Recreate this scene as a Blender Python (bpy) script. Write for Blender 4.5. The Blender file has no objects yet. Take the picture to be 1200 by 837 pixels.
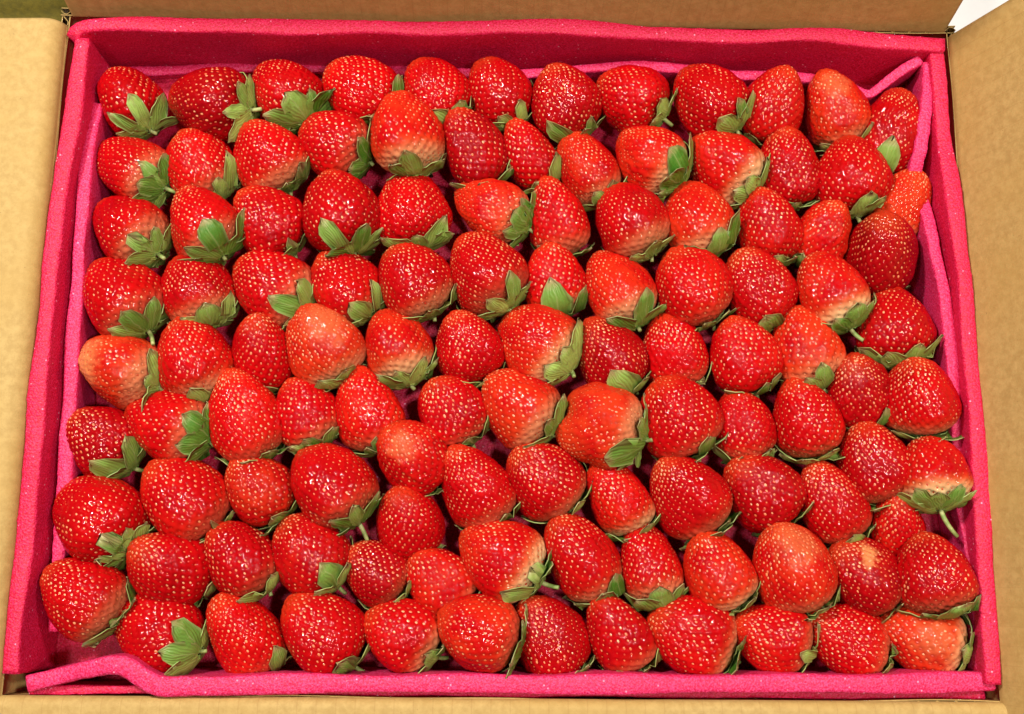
import bpy, math, random
import numpy as np
from mathutils import Matrix, Vector

scene = bpy.context.scene
COL = scene.collection

# ------------------------------------------------------------------ camera
cam = bpy.data.cameras.new("camera")
cam.sensor_width = 36.0
cam.lens = 36.0 * 1286.7 / 1200.0
cam.clip_start = 0.01
cam.clip_end = 50.0
camo = bpy.data.objects.new("camera", cam)
COL.objects.link(camo)
CAM_ROT = None
def _rot(p, r, y):
    return Matrix.Rotation(y, 3, 'Y') @ Matrix.Rotation(p, 3, 'X') @ Matrix.Rotation(r, 3, 'Z')
m = _rot(0.2039, 0.0087, -0.0192).to_4x4()
m.translation = Vector((-0.0092, -0.1218, 0.5878))
camo.matrix_world = m
scene.camera = camo

# ------------------------------------------------------------------ world: dim indoor bounce light
world = bpy.data.worlds.new("World")
scene.world = world
world.use_nodes = True
bg = world.node_tree.nodes["Background"]
bg.inputs["Color"].default_value = (1.0, 0.93, 0.84, 1)
bg.inputs["Strength"].default_value = 0.05

# ------------------------------------------------------------------ ceiling lamps
def lamp(name, loc, power, radius, color=(1.0, 0.94, 0.86)):
    l = bpy.data.lights.new(name, 'AREA')
    l.shape = 'DISK'
    l.size = radius * 2
    l.energy = power
    l.color = color
    o = bpy.data.objects.new(name, l)
    o.location = loc
    d = Vector((0, 0, 0.04)) - Vector(loc)
    o.rotation_euler = d.to_track_quat('-Z', 'Y').to_euler()
    COL.objects.link(o)
    return o
lamp("ceiling_lamp", (-0.50, 0.40, 0.98), 12.8, 0.062)
lamp("ceiling_lamp", (0.46, 0.26, 1.10), 7.2, 0.060)
lamp("ceiling_lamp", (-0.40, -0.18, 1.15), 3.2, 0.050)
lamp("ceiling_lamp", (0.30, -0.28, 1.15), 5.2, 0.050)

vs = scene.view_settings
vs.view_transform = 'Standard'
vs.look = 'None'
vs.exposure = 0.0
vs.gamma = 1.0
vs.use_curve_mapping = False

# ------------------------------------------------------------------ measured layout
# DATA BEGIN (millimetres)
# row, place in row, centre x y z, axis to tip x y z, width, length, calyx show, tone, orange, pale shoulder
BERRIES = [
(1,1, -204.7,131.1,35.2, -0.565,0.822,-0.064, 36.6,40.0, 2, 0.50,0.00,0.00),
(1,2, -161.6,128.5,37.6, -0.947,0.238,-0.215, 41.2,46.2, 2, 0.25,0.00,0.00),
(1,3, -122.5,137.4,35.8, -0.637,0.770,-0.049, 37.6,41.2, 2, 0.50,0.00,0.00),
(1,4, -82.8,138.7,35.3, -0.773,0.605,0.191, 38.7,42.2, 1, 0.70,0.00,0.00),
(1,5, -42.0,139.4,34.7, -0.584,0.783,0.216, 37.4,38.5, 1, 0.60,0.00,0.00),
(1,6, -7.2,139.5,34.6, -0.509,0.813,0.283, 34.9,39.3, 1, 0.50,0.00,0.00),
(1,7, 27.8,134.1,36.1, -0.503,0.782,0.368, 38.3,40.8, 1, 0.35,0.00,0.00),
(1,8, 63.7,136.9,36.2, -0.818,0.575,-0.021, 38.4,39.6, 2, 0.60,0.00,0.00),
(1,9, 105.7,136.5,37.1, -0.645,0.764,0.015, 39.8,43.4, 2, 0.50,0.00,0.00),
(1,10, 141.6,134.6,36.4, 0.244,0.694,0.678, 36.4,43.4, 0, 0.55,0.10,0.00),
(1,11, 175.6,133.1,34.3, -0.432,0.845,0.315, 35.5,43.9, 1, 0.75,0.40,0.30),
(1,12, 206.2,119.8,34.9, 0.243,0.923,0.298, 36.3,47.0, 1, 0.50,0.00,0.00),
(2,1, -202.1,92.8,34.2, -0.844,0.516,-0.144, 34.1,44.6, 2, 0.60,0.00,0.20),
(2,2, -165.4,95.1,35.0, -0.511,0.827,0.234, 38.0,39.2, 1, 0.75,0.10,0.20),
(2,3, -128.9,100.6,36.3, -0.510,0.822,0.252, 39.1,40.3, 1, 0.70,0.00,0.30),
(2,4, -94.5,108.2,35.9, -0.866,0.500,-0.015, 38.8,39.9, 2, 0.60,0.00,0.10),
(2,5, -56.1,111.1,43.9, -0.267,0.961,0.074, 40.0,45.0, 2, 0.80,0.35,0.55),
(2,6, -20.8,107.7,36.1, -0.429,0.829,0.359, 34.6,45.1, 1, 0.30,0.00,0.00),
(2,7, 8.3,105.6,32.8, -0.505,0.790,0.349, 30.3,39.4, 1, 0.60,0.00,0.00),
(2,8, 39.9,97.8,33.1, -0.540,0.805,0.244, 32.8,42.5, 1, 0.70,0.35,0.35),
(2,9, 73.1,101.7,36.1, -0.753,0.651,-0.090, 38.4,42.0, 2, 0.80,0.30,0.60),
(2,10, 112.8,98.6,36.2, -0.762,0.646,-0.036, 38.8,42.4, 2, 0.70,0.15,0.80),
(2,11, 147.9,99.0,35.3, -0.186,0.911,0.368, 35.4,42.3, 1, 0.45,0.00,0.00),
(2,12, 180.7,94.0,37.8, -0.149,0.985,0.086, 40.4,41.8, 2, 0.60,0.05,0.00),
(2,13, 210.0,80.3,32.9, 0.319,0.862,0.393, 31.7,38.8, 1, 0.80,0.55,0.40),
(3,1, -199.3,58.8,35.7, -0.746,0.654,-0.129, 37.9,41.5, 2, 0.50,0.00,0.25),
(3,2, -160.8,60.5,42.7, -0.574,0.819,-0.000, 37.6,40.9, 2, 0.75,0.05,0.20),
(3,3, -128.4,64.1,35.9, -0.646,0.700,0.305, 37.6,41.2, 1, 0.55,0.00,0.00),
(3,4, -89.1,68.4,40.6, -0.345,0.938,0.011, 43.4,44.7, 2, 0.45,0.00,0.00),
(3,5, -52.8,71.9,35.7, -0.259,0.965,-0.039, 39.6,43.6, 2, 0.65,0.00,0.00),
(3,6, -11.0,73.6,33.9, -0.855,0.511,-0.093, 33.7,43.8, 2, 0.80,0.40,0.20),
(3,7, 24.7,69.9,34.1, -0.272,0.928,0.256, 33.5,43.0, 1, 0.70,0.05,0.20),
(3,8, 62.3,67.2,37.6, -0.506,0.860,0.067, 39.4,41.8, 2, 0.50,0.00,0.30),
(3,9, 98.9,69.2,35.7, -0.350,0.934,0.074, 39.5,40.7, 2, 0.80,0.40,0.50),
(3,10, 135.7,66.1,34.6, -0.385,0.865,0.322, 34.0,42.7, 1, 0.60,0.10,0.00),
(3,11, 166.0,62.8,33.8, 0.199,0.697,0.689, 31.9,38.5, 0, 0.80,0.30,0.20),
(3,12, 195.2,51.8,38.4, -0.158,0.633,0.758, 39.5,46.4, 0, 0.20,0.00,0.00),
(4,1, -200.1,22.2,37.9, -0.641,0.768,-0.018, 41.4,45.3, 2, 0.60,0.00,0.10),
(4,2, -161.6,27.0,35.0, -0.382,0.921,0.073, 38.1,39.3, 2, 0.50,0.00,0.30),
(4,3, -124.2,28.8,35.7, -0.864,0.502,-0.029, 37.6,43.9, 2, 0.60,0.00,0.20),
(4,4, -86.4,30.0,34.5, -0.648,0.709,0.278, 36.8,40.2, 1, 0.60,0.05,0.10),
(4,5, -50.8,33.2,37.1, -0.509,0.812,0.285, 39.3,40.4, 1, 0.50,0.00,0.30),
(4,6, -14.1,37.3,37.5, -0.574,0.819,-0.002, 41.2,44.5, 2, 0.50,0.00,0.10),
(4,7, 22.5,35.5,34.4, -0.271,0.910,0.313, 34.5,38.2, 1, 0.80,0.10,0.40),
(4,8, 56.1,31.0,35.4, -0.418,0.907,-0.057, 37.3,44.1, 2, 0.80,0.30,0.50),
(4,9, 93.9,31.4,39.5, -0.510,0.818,0.267, 41.3,42.5, 1, 0.70,0.10,0.10),
(4,10, 128.8,32.2,35.8, -0.505,0.789,0.351, 37.0,43.4, 1, 0.50,0.05,0.00),
(4,11, 166.0,30.1,37.7, -0.415,0.906,-0.077, 35.6,42.4, 2, 0.70,0.25,0.90),
(4,12, 199.6,12.2,36.0, -0.175,0.983,-0.056, 40.2,41.7, 2, 0.45,0.00,0.00),
(5,1, -198.1,-15.5,36.5, -0.898,0.432,-0.083, 38.5,43.4, 2, 0.80,0.50,0.30),
(5,2, -161.5,-10.4,37.2, -0.386,0.880,0.278, 40.9,44.0, 1, 0.65,0.10,0.50),
(5,3, -126.5,-6.0,36.2, -0.122,0.687,0.716, 32.9,43.1, 0, 0.60,0.00,0.00),
(5,4, -96.1,-1.5,37.4, -0.509,0.809,0.295, 39.6,43.9, 1, 0.70,0.42,0.40),
(5,5, -58.0,-1.7,35.8, -0.343,0.939,-0.017, 37.6,40.6, 2, 0.75,0.35,0.65),
(5,6, -21.9,-1.7,35.0, -0.427,0.816,0.390, 35.5,39.0, 1, 0.55,0.00,0.00),
(5,7, 13.3,0.8,37.0, -0.750,0.653,-0.110, 40.1,43.9, 2, 0.70,0.30,0.70),
(5,8, 51.4,-4.9,35.7, -0.582,0.766,0.274, 37.0,43.1, 1, 0.30,0.00,0.00),
(5,9, 85.2,-1.9,33.2, -0.272,0.922,0.275, 33.9,39.9, 1, 0.65,0.00,0.10),
(5,10, 120.6,-3.3,36.2, -0.352,0.872,0.339, 39.4,40.6, 1, 0.70,0.10,0.00),
(5,11, 152.8,0.9,34.2, -0.342,0.939,-0.029, 36.5,43.4, 2, 0.80,0.45,0.30),
(5,12, 179.4,-21.9,35.6, -0.376,0.636,0.674, 37.3,41.8, 0, 0.30,0.00,0.00),
(5,13, 208.2,-25.9,42.7, -0.186,0.910,0.370, 39.8,41.0, 1, 0.65,0.05,0.30),
(6,1, -204.9,-51.6,34.5, -0.714,0.660,0.233, 35.6,38.9, 1, 0.30,0.00,0.00),
(6,2, -172.0,-44.5,36.0, -0.928,0.356,-0.111, 38.4,43.8, 2, 0.70,0.05,0.20),
(6,3, -133.8,-38.8,38.3, -0.382,0.843,0.380, 37.7,47.6, 1, 0.80,0.10,0.10),
(6,4, -103.9,-36.2,33.8, -0.511,0.828,0.233, 34.2,36.4, 1, 0.60,0.00,0.20),
(6,5, -72.2,-34.1,34.4, -0.354,0.903,0.244, 36.5,44.3, 1, 0.80,0.15,0.15),
(6,6, -49.1,-58.1,39.2, -0.509,0.576,0.640, 36.2,40.3, 0, 0.70,0.15,0.00),
(6,7, -29.3,-34.3,34.5, -0.505,0.792,0.343, 35.2,37.5, 1, 0.60,0.00,0.10),
(6,8, 3.8,-32.4,36.5, -0.762,0.647,-0.038, 39.6,43.3, 2, 0.80,0.40,0.40),
(6,9, 45.5,-42.1,40.2, -0.917,0.363,-0.166, 42.8,44.1, 2, 0.80,0.50,0.40),
(6,10, 84.8,-36.8,39.4, -0.510,0.816,0.271, 41.2,42.4, 1, 0.55,0.00,0.10),
(6,11, 119.4,-39.9,33.6, -0.187,0.943,0.276, 32.9,37.3, 1, 0.60,0.00,0.10),
(6,12, 150.8,-36.6,36.4, -0.271,0.909,0.318, 37.4,42.2, 1, 0.60,0.05,0.10),
(7,1, -201.9,-90.5,38.8, -0.744,0.654,-0.136, 44.0,48.2, 2, 0.60,0.00,0.00),
(7,2, -161.7,-80.1,37.0, -0.646,0.698,0.309, 41.8,45.7, 1, 0.60,0.10,0.10),
(7,3, -125.2,-75.0,34.4, -0.642,0.687,0.341, 34.5,37.8, 1, 0.50,0.30,0.00),
(7,4, -88.2,-72.6,38.5, -0.579,0.813,0.060, 42.2,45.4, 2, 0.60,0.05,0.10),
(7,5, -17.6,-72.5,36.0, -0.506,0.794,0.338, 36.8,44.9, 1, 0.60,0.00,0.15),
(7,6, 16.9,-68.9,36.4, -0.641,0.683,0.352, 38.2,41.9, 1, 0.50,0.00,0.20),
(7,7, 54.7,-77.2,32.5, -0.511,0.831,0.219, 32.5,42.0, 1, 0.75,0.15,0.60),
(7,8, 89.5,-76.3,36.0, -0.583,0.772,0.253, 39.7,45.6, 1, 0.50,0.00,0.20),
(7,9, 127.5,-73.6,35.3, -0.641,0.682,0.353, 38.3,41.9, 1, 0.40,0.00,0.00),
(7,10, 162.5,-78.3,34.0, -0.505,0.791,0.344, 34.1,44.4, 1, 0.55,0.10,0.10),
(7,11, 184.4,-58.1,36.0, -0.353,0.885,0.303, 40.1,41.3, 1, 0.45,0.00,0.10),
(7,13, 210.6,-64.7,45.9, -0.050,0.969,-0.241, 34.8,35.9, 3, 0.60,0.10,1.00),
(7,12, 195.7,-89.9,32.8, -0.121,0.677,0.726, 28.6,37.5, 0, 0.70,0.15,0.00),
(8,1, -166.9,-114.8,39.9, -0.582,0.425,0.694, 39.4,44.7, 0, 0.50,0.00,0.00),
(8,2, -132.3,-109.5,36.4, -0.651,0.720,0.242, 37.1,40.5, 1, 0.45,0.00,0.10),
(8,3, -98.8,-107.0,35.6, -0.651,0.725,0.225, 37.6,41.1, 1, 0.50,0.10,0.00),
(8,4, -65.7,-115.8,32.9, -0.770,0.591,0.240, 32.0,34.9, 1, 0.30,0.00,0.10),
(8,5, -49.6,-90.0,34.3, -0.170,0.728,0.664, 34.8,39.1, 0, 0.55,0.00,0.00),
(8,6, -34.1,-119.1,32.7, -0.650,0.715,0.257, 33.3,36.3, 1, 0.70,0.20,0.20),
(8,7, -4.6,-108.6,37.2, -0.866,0.499,-0.009, 40.0,44.1, 2, 0.70,0.25,0.90),
(8,8, 35.7,-107.2,35.5, -0.510,0.816,0.271, 36.3,47.1, 1, 0.55,0.05,0.30),
(8,9, 69.9,-110.2,33.8, -0.257,0.964,-0.068, 32.6,42.7, 2, 0.60,0.05,0.35),
(8,10, 102.6,-113.6,37.7, -0.511,0.830,0.223, 37.9,40.1, 1, 0.75,0.30,0.60),
(8,11, 140.4,-111.3,39.8, -0.354,0.898,0.262, 41.5,45.6, 1, 0.75,0.32,0.20),
(8,12, 176.6,-114.6,35.0, -0.644,0.693,0.323, 37.8,41.4, 1, 0.30,0.00,0.10),
(8,13, 208.4,-114.0,43.6, -0.179,0.984,-0.001, 39.3,40.7, 2, 0.40,0.00,0.10),
(9,1, -205.7,-128.2,41.9, -0.772,0.599,0.214, 38.8,42.4, 1, 0.55,0.00,0.20),
(9,2, -170.6,-145.4,34.8, -0.911,0.366,-0.189, 37.3,46.4, 2, 0.55,0.00,0.00),
(9,3, -128.1,-145.2,35.9, -0.502,0.778,0.378, 36.1,45.9, 1, 0.75,0.10,0.10),
(9,4, -90.7,-144.1,37.1, -0.649,0.713,0.264, 40.0,43.7, 1, 0.60,0.00,0.00),
(9,5, -52.1,-145.4,35.8, -0.825,0.535,0.185, 37.2,38.4, 1, 0.65,0.05,0.40),
(9,6, -14.7,-144.3,42.6, -0.943,0.314,0.111, 39.5,40.7, 1, 0.75,0.30,0.10),
(9,7, 20.3,-146.2,33.9, -0.511,0.830,0.225, 35.4,44.9, 1, 0.40,0.00,0.00),
(9,8, 53.7,-143.3,33.9, -0.511,0.824,0.244, 33.2,43.0, 1, 0.50,0.00,0.20),
(9,9, 89.6,-144.5,36.2, -0.863,0.441,0.248, 39.1,45.1, 1, 0.65,0.05,0.40),
(9,10, 128.7,-145.7,35.2, -0.942,0.310,0.126, 36.8,39.5, 1, 0.70,0.10,0.20),
(9,11, 166.0,-146.4,34.8, -0.872,0.469,0.141, 35.2,42.9, 1, 0.60,0.05,0.15),
(9,12, 202.9,-145.8,34.3, -0.926,0.357,-0.123, 36.6,41.8, 2, 0.80,0.42,0.50),
]
RIM_LEFT = [(-225.2,155.6,55.0), (-226.0,138.2,56.0), (-226.5,114.5,56.0), (-229.7,54.7,56.0), (-229.8,-6.9,56.0), (-230.0,-65.7,56.0), (-230.5,-122.0,55.0), (-231.1,-164.7,54.0)]
RIM_BACK = [(-230.6,156.9,55.0), (-221.4,162.4,56.0), (-157.2,164.1,56.0), (-45.4,164.9,57.0), (44.6,166.2,56.0), (112.6,164.2,55.0), (162.4,165.1,56.0), (208.1,161.6,55.0), (229.0,160.0,55.0)]
RIM_RIGHT = [(225.6,157.5,54.0), (226.1,132.7,55.0), (227.5,89.6,56.0), (229.9,21.3,56.0), (231.3,-60.7,56.0), (230.3,-110.0,56.0), (229.6,-166.3,53.0)]
RIM_FRONT = [(-224,-172.2,45), (-190,-172.4,46), (-150,-172.0,46), (0,-172.2,45), (150,-172,45), (229,-171.5,45)]
IN_LEFT = [(-219.7,125.3,43.0), (-220.5,100.1,46.0), (-220.3,62.8,46.0), (-220.1,40.0,46.0), (-220.0,-4.3,45.0), (-218.7,-64.2,44.0), (-218.6,-109.6,41.0), (-218.8,-146.2,34.0)]
IN_BACK = [(-230.5,153.4,19.0), (-189.3,156.2,19.0), (-132.8,159.4,19.0), (-66.3,159.1,20.0), (-18.6,153.9,24.0), (18.8,152.7,32.0), (42.1,155.2,33.0), (65.3,156.7,34.0), (93.4,155.7,34.0), (121.6,153.2,33.0), (154.7,152.3,32.0), (179.8,147.7,34.0), (187.8,141.5,37.0), (193.4,139.1,38.0), (198.5,142.2,40.0), (208.4,149.4,46.0), (218.3,155.0,51.0)]
IN_RIGHT = [(222.3,152.6,52.0), (220.9,138.9,52.0), (218.2,120.4,50.0), (215.4,102.8,46.0), (212.7,89.8,40.0)]
IN_RIGHT2 = [(216.1,84.4,42.0), (218.6,64.1,46.0), (221.1,41.7,47.0), (223.2,14.3,48.0), (224.7,-12.4,48.0), (225.5,-42.5,46.0), (226.3,-72.1,43.0), (227.8,-97.3,43.0), (228.9,-126.1,46.0), (229.4,-161.3,46.0)]
IN_FRONT = [(-223.2,-169.2,54.0), (-211.3,-166.0,55.0), (-195.5,-162.4,56.0), (-182.8,-160.3,57.0), (-175.6,-161.8,57.0), (-168.5,-166.4,56.0), (-159.9,-169.8,55.0), (-144.2,-169.4,55.0), (-77.1,-168.1,55.0), (-13.6,-167.7,55.0), (14.3,-167.9,55.0), (26.3,-167.8,55.0), (102.4,-166.9,55.0), (162.8,-166.5,55.0), (203.6,-166.0,54.0), (231.4,-165.2,52.0)]
# DATA END

# ------------------------------------------------------------------ material helpers
class NT:
    def __init__(self, name):
        self.mat = bpy.data.materials.new(name)
        self.mat.use_nodes = True
        self.t = self.mat.node_tree
        self.bsdf = self.t.nodes["Principled BSDF"]
    def n(self, kind, **kw):
        nd = self.t.nodes.new(kind)
        for k, v in kw.items():
            if isinstance(k, str) and hasattr(nd, k):
                setattr(nd, k, v)
        return nd
    def link(self, a, b):
        self.t.links.new(a, b)
    def put(self, nd, **vals):
        for k, v in vals.items():
            nd.inputs[k.replace('_', ' ')].default_value = v
    def noise(self, scale, detail=3, rough=0.55, vec=None):
        nd = self.n('ShaderNodeTexNoise')
        nd.inputs['Scale'].default_value = scale
        nd.inputs['Detail'].default_value = detail
        nd.inputs['Roughness'].default_value = rough
        if vec is not None:
            self.link(vec, nd.inputs['Vector'])
        return nd
    def coord(self, which='Object'):
        return self.n('ShaderNodeTexCoord').outputs[which]
    def rng(self, sock, a, b, c=0.0, d=1.0, smooth=True):
        nd = self.n('ShaderNodeMapRange')
        nd.interpolation_type = 'SMOOTHSTEP' if smooth else 'LINEAR'
        self.link(sock, nd.inputs['Value'])
        nd.inputs['From Min'].default_value = a
        nd.inputs['From Max'].default_value = b
        nd.inputs['To Min'].default_value = c
        nd.inputs['To Max'].default_value = d
        return nd.outputs['Result']
    def math(self, op, a, b=None, clamp=False):
        nd = self.n('ShaderNodeMath')
        nd.operation = op
        nd.use_clamp = clamp
        for i, v in enumerate((a, b)):
            if v is None:
                continue
            if isinstance(v, (int, float)):
                nd.inputs[i].default_value = v
            else:
                self.link(v, nd.inputs[i])
        return nd.outputs[0]
    def mix(self, fac, a, b, blend='MIX'):
        nd = self.n('ShaderNodeMix')
        nd.data_type = 'RGBA'
        nd.blend_type = blend
        for i, v in ((0, fac), (6, a), (7, b)):
            if isinstance(v, (int, float)):
                nd.inputs[i].default_value = v
            elif isinstance(v, tuple):
                nd.inputs[i].default_value = (*v, 1) if len(v) == 3 else v
            else:
                self.link(v, nd.inputs[i])
        return nd.outputs[2]
    def attr(self, name, typ='GEOMETRY'):
        nd = self.n('ShaderNodeAttribute')
        nd.attribute_type = typ
        nd.attribute_name = name
        return nd
    def bump(self, height, strength, dist, normal=None):
        nd = self.n('ShaderNodeBump')
        nd.inputs['Strength'].default_value = strength
        nd.inputs['Distance'].default_value = dist
        self.link(height, nd.inputs['Height'])
        if normal is not None:
            self.link(normal, nd.inputs['Normal'])
        return nd.outputs['Normal']

def mat_fruit():
    k = NT("strawberry_skin")
    co = k.coord()
    u = k.attr('along').outputs['Fac']
    ang = k.attr('offset', 'OBJECT').outputs['Vector']
    add = k.n('ShaderNodeVectorMath'); add.operation = 'ADD'
    k.link(co, add.inputs[0]); k.link(ang, add.inputs[1])
    p = add.outputs[0]
    tone = k.attr('tone', 'OBJECT').outputs['Fac']
    orange = k.attr('orange', 'OBJECT').outputs['Fac']
    shoulder = k.attr('shoulder', 'OBJECT').outputs['Fac']
    n1 = k.noise(60, 3, 0.6, p).outputs['Fac']
    n2 = k.noise(160, 3, 0.6, p).outputs['Fac']
    tt = k.math('ADD', tone, k.math('MULTIPLY', k.math('SUBTRACT', n1, 0.5), 0.9), True)
    c = k.mix(tt, (0.21, 0.0010, 0.0032), (0.57, 0.0024, 0.0034))
    # orange-red underripe areas
    of = k.math('MULTIPLY', k.rng(k.math('ADD', n1, k.math('MULTIPLY', orange, 0.38)), 0.46, 0.80), orange, False)
    of = k.math('MULTIPLY', of, 1.5, True)
    c = k.mix(k.math('MULTIPLY', of, 0.62), c, (0.58, 0.062, 0.012))
    tf = k.rng(k.math('ADD', u, k.math('MULTIPLY', n2, 0.12)), 0.86, 1.06, 0, 0.45)
    c = k.mix(tf, c, (0.56, 0.05, 0.010))
    # pale patch with its own place on the berry
    pc = k.attr('patch_center', 'OBJECT').outputs['Vector']
    pr = k.attr('patch_size', 'OBJECT').outputs['Fac']
    dv = k.n('ShaderNodeVectorMath'); dv.operation = 'DISTANCE'
    k.link(co, dv.inputs[0]); k.link(pc, dv.inputs[1])
    dd = k.math('ADD', dv.outputs['Value'], k.math('MULTIPLY', k.math('SUBTRACT', n2, 0.5), 0.020))
    pf = k.math('SUBTRACT', 1.0, k.math('DIVIDE', dd, k.math('MAXIMUM', pr, 0.0001)), True)
    pf = k.rng(pf, 0.0, 0.70)
    c = k.mix(k.math('MULTIPLY', pf, k.attr('patch_mix', 'OBJECT').outputs['Fac']), c, (0.66, 0.25, 0.085))
    # pale shoulder under the calyx
    edge = k.math('ADD', u, k.math('MULTIPLY', k.math('SUBTRACT', n2, 0.5), 0.10))
    sf = k.math('MULTIPLY', k.rng(edge, 0.36, 0.08), shoulder)
    c = k.mix(k.math('MULTIPLY', sf, 0.9), c, (0.62, 0.13, 0.028))
    sf2 = k.math('MULTIPLY', k.rng(edge, 0.27, 0.05), shoulder)
    c = k.mix(k.math('MULTIPLY', sf2, 0.95), c, (0.70, 0.50, 0.25))
    b = k.bsdf
    k.link(c, b.inputs['Base Color'])
    k.link(k.rng(n2, 0.3, 0.7, 0.24, 0.36), b.inputs['Roughness'])
    b.inputs['IOR'].default_value = 1.40
    b.inputs['Specular IOR Level'].default_value = 0.04
    b.inputs['Subsurface Weight'].default_value = 0.10
    b.inputs['Subsurface Radius'].default_value = (1.0, 0.25, 0.12)
    b.inputs['Subsurface Scale'].default_value = 0.0025
    b.inputs['Coat Weight'].default_value = 0.44
    b.inputs['Coat Roughness'].default_value = 0.025
    return k.mat

def mat_seed():
    k = NT("achene")
    n = k.attr('tint').outputs['Fac']
    c = k.mix(k.rng(n, 0.05, 0.45), (0.52, 0.035, 0.014), (0.68, 0.135, 0.045))
    c = k.mix(k.rng(n, 0.45, 0.95), c, (0.80, 0.30, 0.13))
    k.link(c, k.bsdf.inputs['Base Color'])
    k.put(k.bsdf, Roughness=0.30)
    k.bsdf.inputs['Coat Weight'].default_value = 0.3
    return k.mat

def mat_leaf():
    k = NT("sepal_green")
    co = k.coord()
    shade = k.attr('shade', 'OBJECT').outputs['Fac']
    v = k.attr('across').outputs['Fac']
    l = k.attr('lengthwise').outputs['Fac']
    n = k.noise(220, 4, 0.6, co).outputs['Fac']
    c = k.mix(shade, (0.050, 0.180, 0.012), (0.36, 0.52, 0.11))
    c = k.mix(k.rng(n, 0.42, 0.75, 0, 0.55), c, (0.17, 0.27, 0.04))
    wav = k.math('ABSOLUTE', v)
    rib = k.rng(wav, 0.10, 0.0)
    c = k.mix(k.math('MULTIPLY', rib, 0.35), c, (0.38, 0.45, 0.17))
    tip = k.rng(k.math('ADD', l, k.math('MULTIPLY', n, 0.25)), 0.92, 1.14)
    c = k.mix(k.rng(wav, 0.72, 1.0, 0, 0.45), c, (0.46, 0.50, 0.20))
    c = k.mix(tip, c, (0.40, 0.33, 0.14))
    b = k.bsdf
    k.link(c, b.inputs['Base Color'])
    k.put(b, Roughness=0.42)
    b.inputs['Subsurface Weight'].default_value = 0.08
    b.inputs['Subsurface Radius'].default_value = (0.4, 1.0, 0.15)
    b.inputs['Subsurface Scale'].default_value = 0.001
    wv = k.math('SINE', k.math('MULTIPLY', k.math('ADD', wav, k.math('MULTIPLY', l, -0.9)), 26.0))
    hh = k.math('ADD', k.math('MULTIPLY', wv, 0.35), n)
    k.link(k.bump(hh, 0.45, 0.0005), b.inputs['Normal'])
    return k.mat

def mat_stem():
    k = NT("stem_green")
    n = k.noise(300, 3, 0.6, k.coord()).outputs['Fac']
    k.link(k.mix(k.rng(n, 0.35, 0.7), (0.20, 0.30, 0.07), (0.42, 0.44, 0.17)), k.bsdf.inputs['Base Color'])
    k.put(k.bsdf, Roughness=0.5)
    return k.mat

def mat_foam(name, ca, cb):
    k = NT(name)
    co = k.coord()
    vor = k.n('ShaderNodeTexVoronoi'); vor.inputs['Scale'].default_value = 900
    k.link(co, vor.inputs['Vector'])
    vor2 = k.n('ShaderNodeTexVoronoi'); vor2.inputs['Scale'].default_value = 260
    k.link(co, vor2.inputs['Vector'])
    n = k.noise(1050, 3, 0.7, co).outputs['Fac']
    big = k.noise(14, 3, 0.5, co).outputs['Fac']
    c = k.mix(k.rng(n, 0.44, 0.58), ca, cb)
    c = k.mix(k.rng(big, 0.3, 0.75, 0, 0.25), c, ca)
    spark = k.rng(vor2.outputs['Distance'], 0.16, 0.05)  # sparkle of the foam cells, painted into the colour as pale specks
    wn = k.noise(130, 1, 0.5, co).outputs['Fac']
    spark = k.math('MULTIPLY', spark, k.rng(wn, 0.46, 0.56))
    c = k.mix(k.math('MULTIPLY', spark, 0.75), c, (0.98, 0.42, 0.62))
    b = k.bsdf
    k.link(c, b.inputs['Base Color'])
    k.put(b, Roughness=0.50)
    b.inputs['Specular IOR Level'].default_value = 0.35
    b.inputs['Subsurface Weight'].default_value = 0.15
    b.inputs['Subsurface Radius'].default_value = (1.0, 0.2, 0.45)
    b.inputs['Subsurface Scale'].default_value = 0.004
    h = k.math('ADD', vor.outputs['Distance'], k.math('MULTIPLY', n, 0.8))
    k.link(k.bump(h, 0.5, 0.0006), b.inputs['Normal'])
    return k.mat

def mat_card():
    k = NT("kraft_cardboard")
    co = k.coord()
    st = k.n('ShaderNodeMapping'); k.link(co, st.inputs['Vector'])
    st.inputs['Scale'].default_value = (1, 1, 1)
    fib = k.noise(240, 5, 0.7, co).outputs['Fac']
    big = k.noise(16, 4, 0.6, co).outputs['Fac']
    speck = k.noise(950, 2, 0.5, co).outputs['Fac']
    c = k.mix(k.rng(fib, 0.32, 0.70), (0.41, 0.260, 0.078), (0.52, 0.350, 0.118))
    c = k.mix(k.rng(big, 0.35, 0.7, 0, 0.5), c, (0.46, 0.285, 0.075))
    c = k.mix(k.rng(speck, 0.70, 0.78, 0, 0.6), c, (0.20, 0.10, 0.03))
    rib = k.attr('flute').outputs['Fac']
    c = k.mix(k.rng(rib, 0.93, 1.0, 0, 0.26), c, (0.28, 0.14, 0.035))
    b = k.bsdf
    k.link(c, b.inputs['Base Color'])
    k.put(b, Roughness=0.72)
    h = k.math('ADD', k.math('MULTIPLY', rib, -0.5), fib)
    k.link(k.bump(h, 0.30, 0.0007), b.inputs['Normal'])
    return k.mat

def mat_simple(name, a, bcol, scale, rough, bump=0.2, dist=0.001):
    k = NT(name)
    n = k.noise(scale, 4, 0.6, k.coord()).outputs['Fac']
    k.link(k.mix(k.rng(n, 0.3, 0.7), a, bcol), k.bsdf.inputs['Base Color'])
    k.put(k.bsdf, Roughness=rough)
    k.link(k.bump(n, bump, dist), k.bsdf.inputs['Normal'])
    return k.mat

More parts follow.
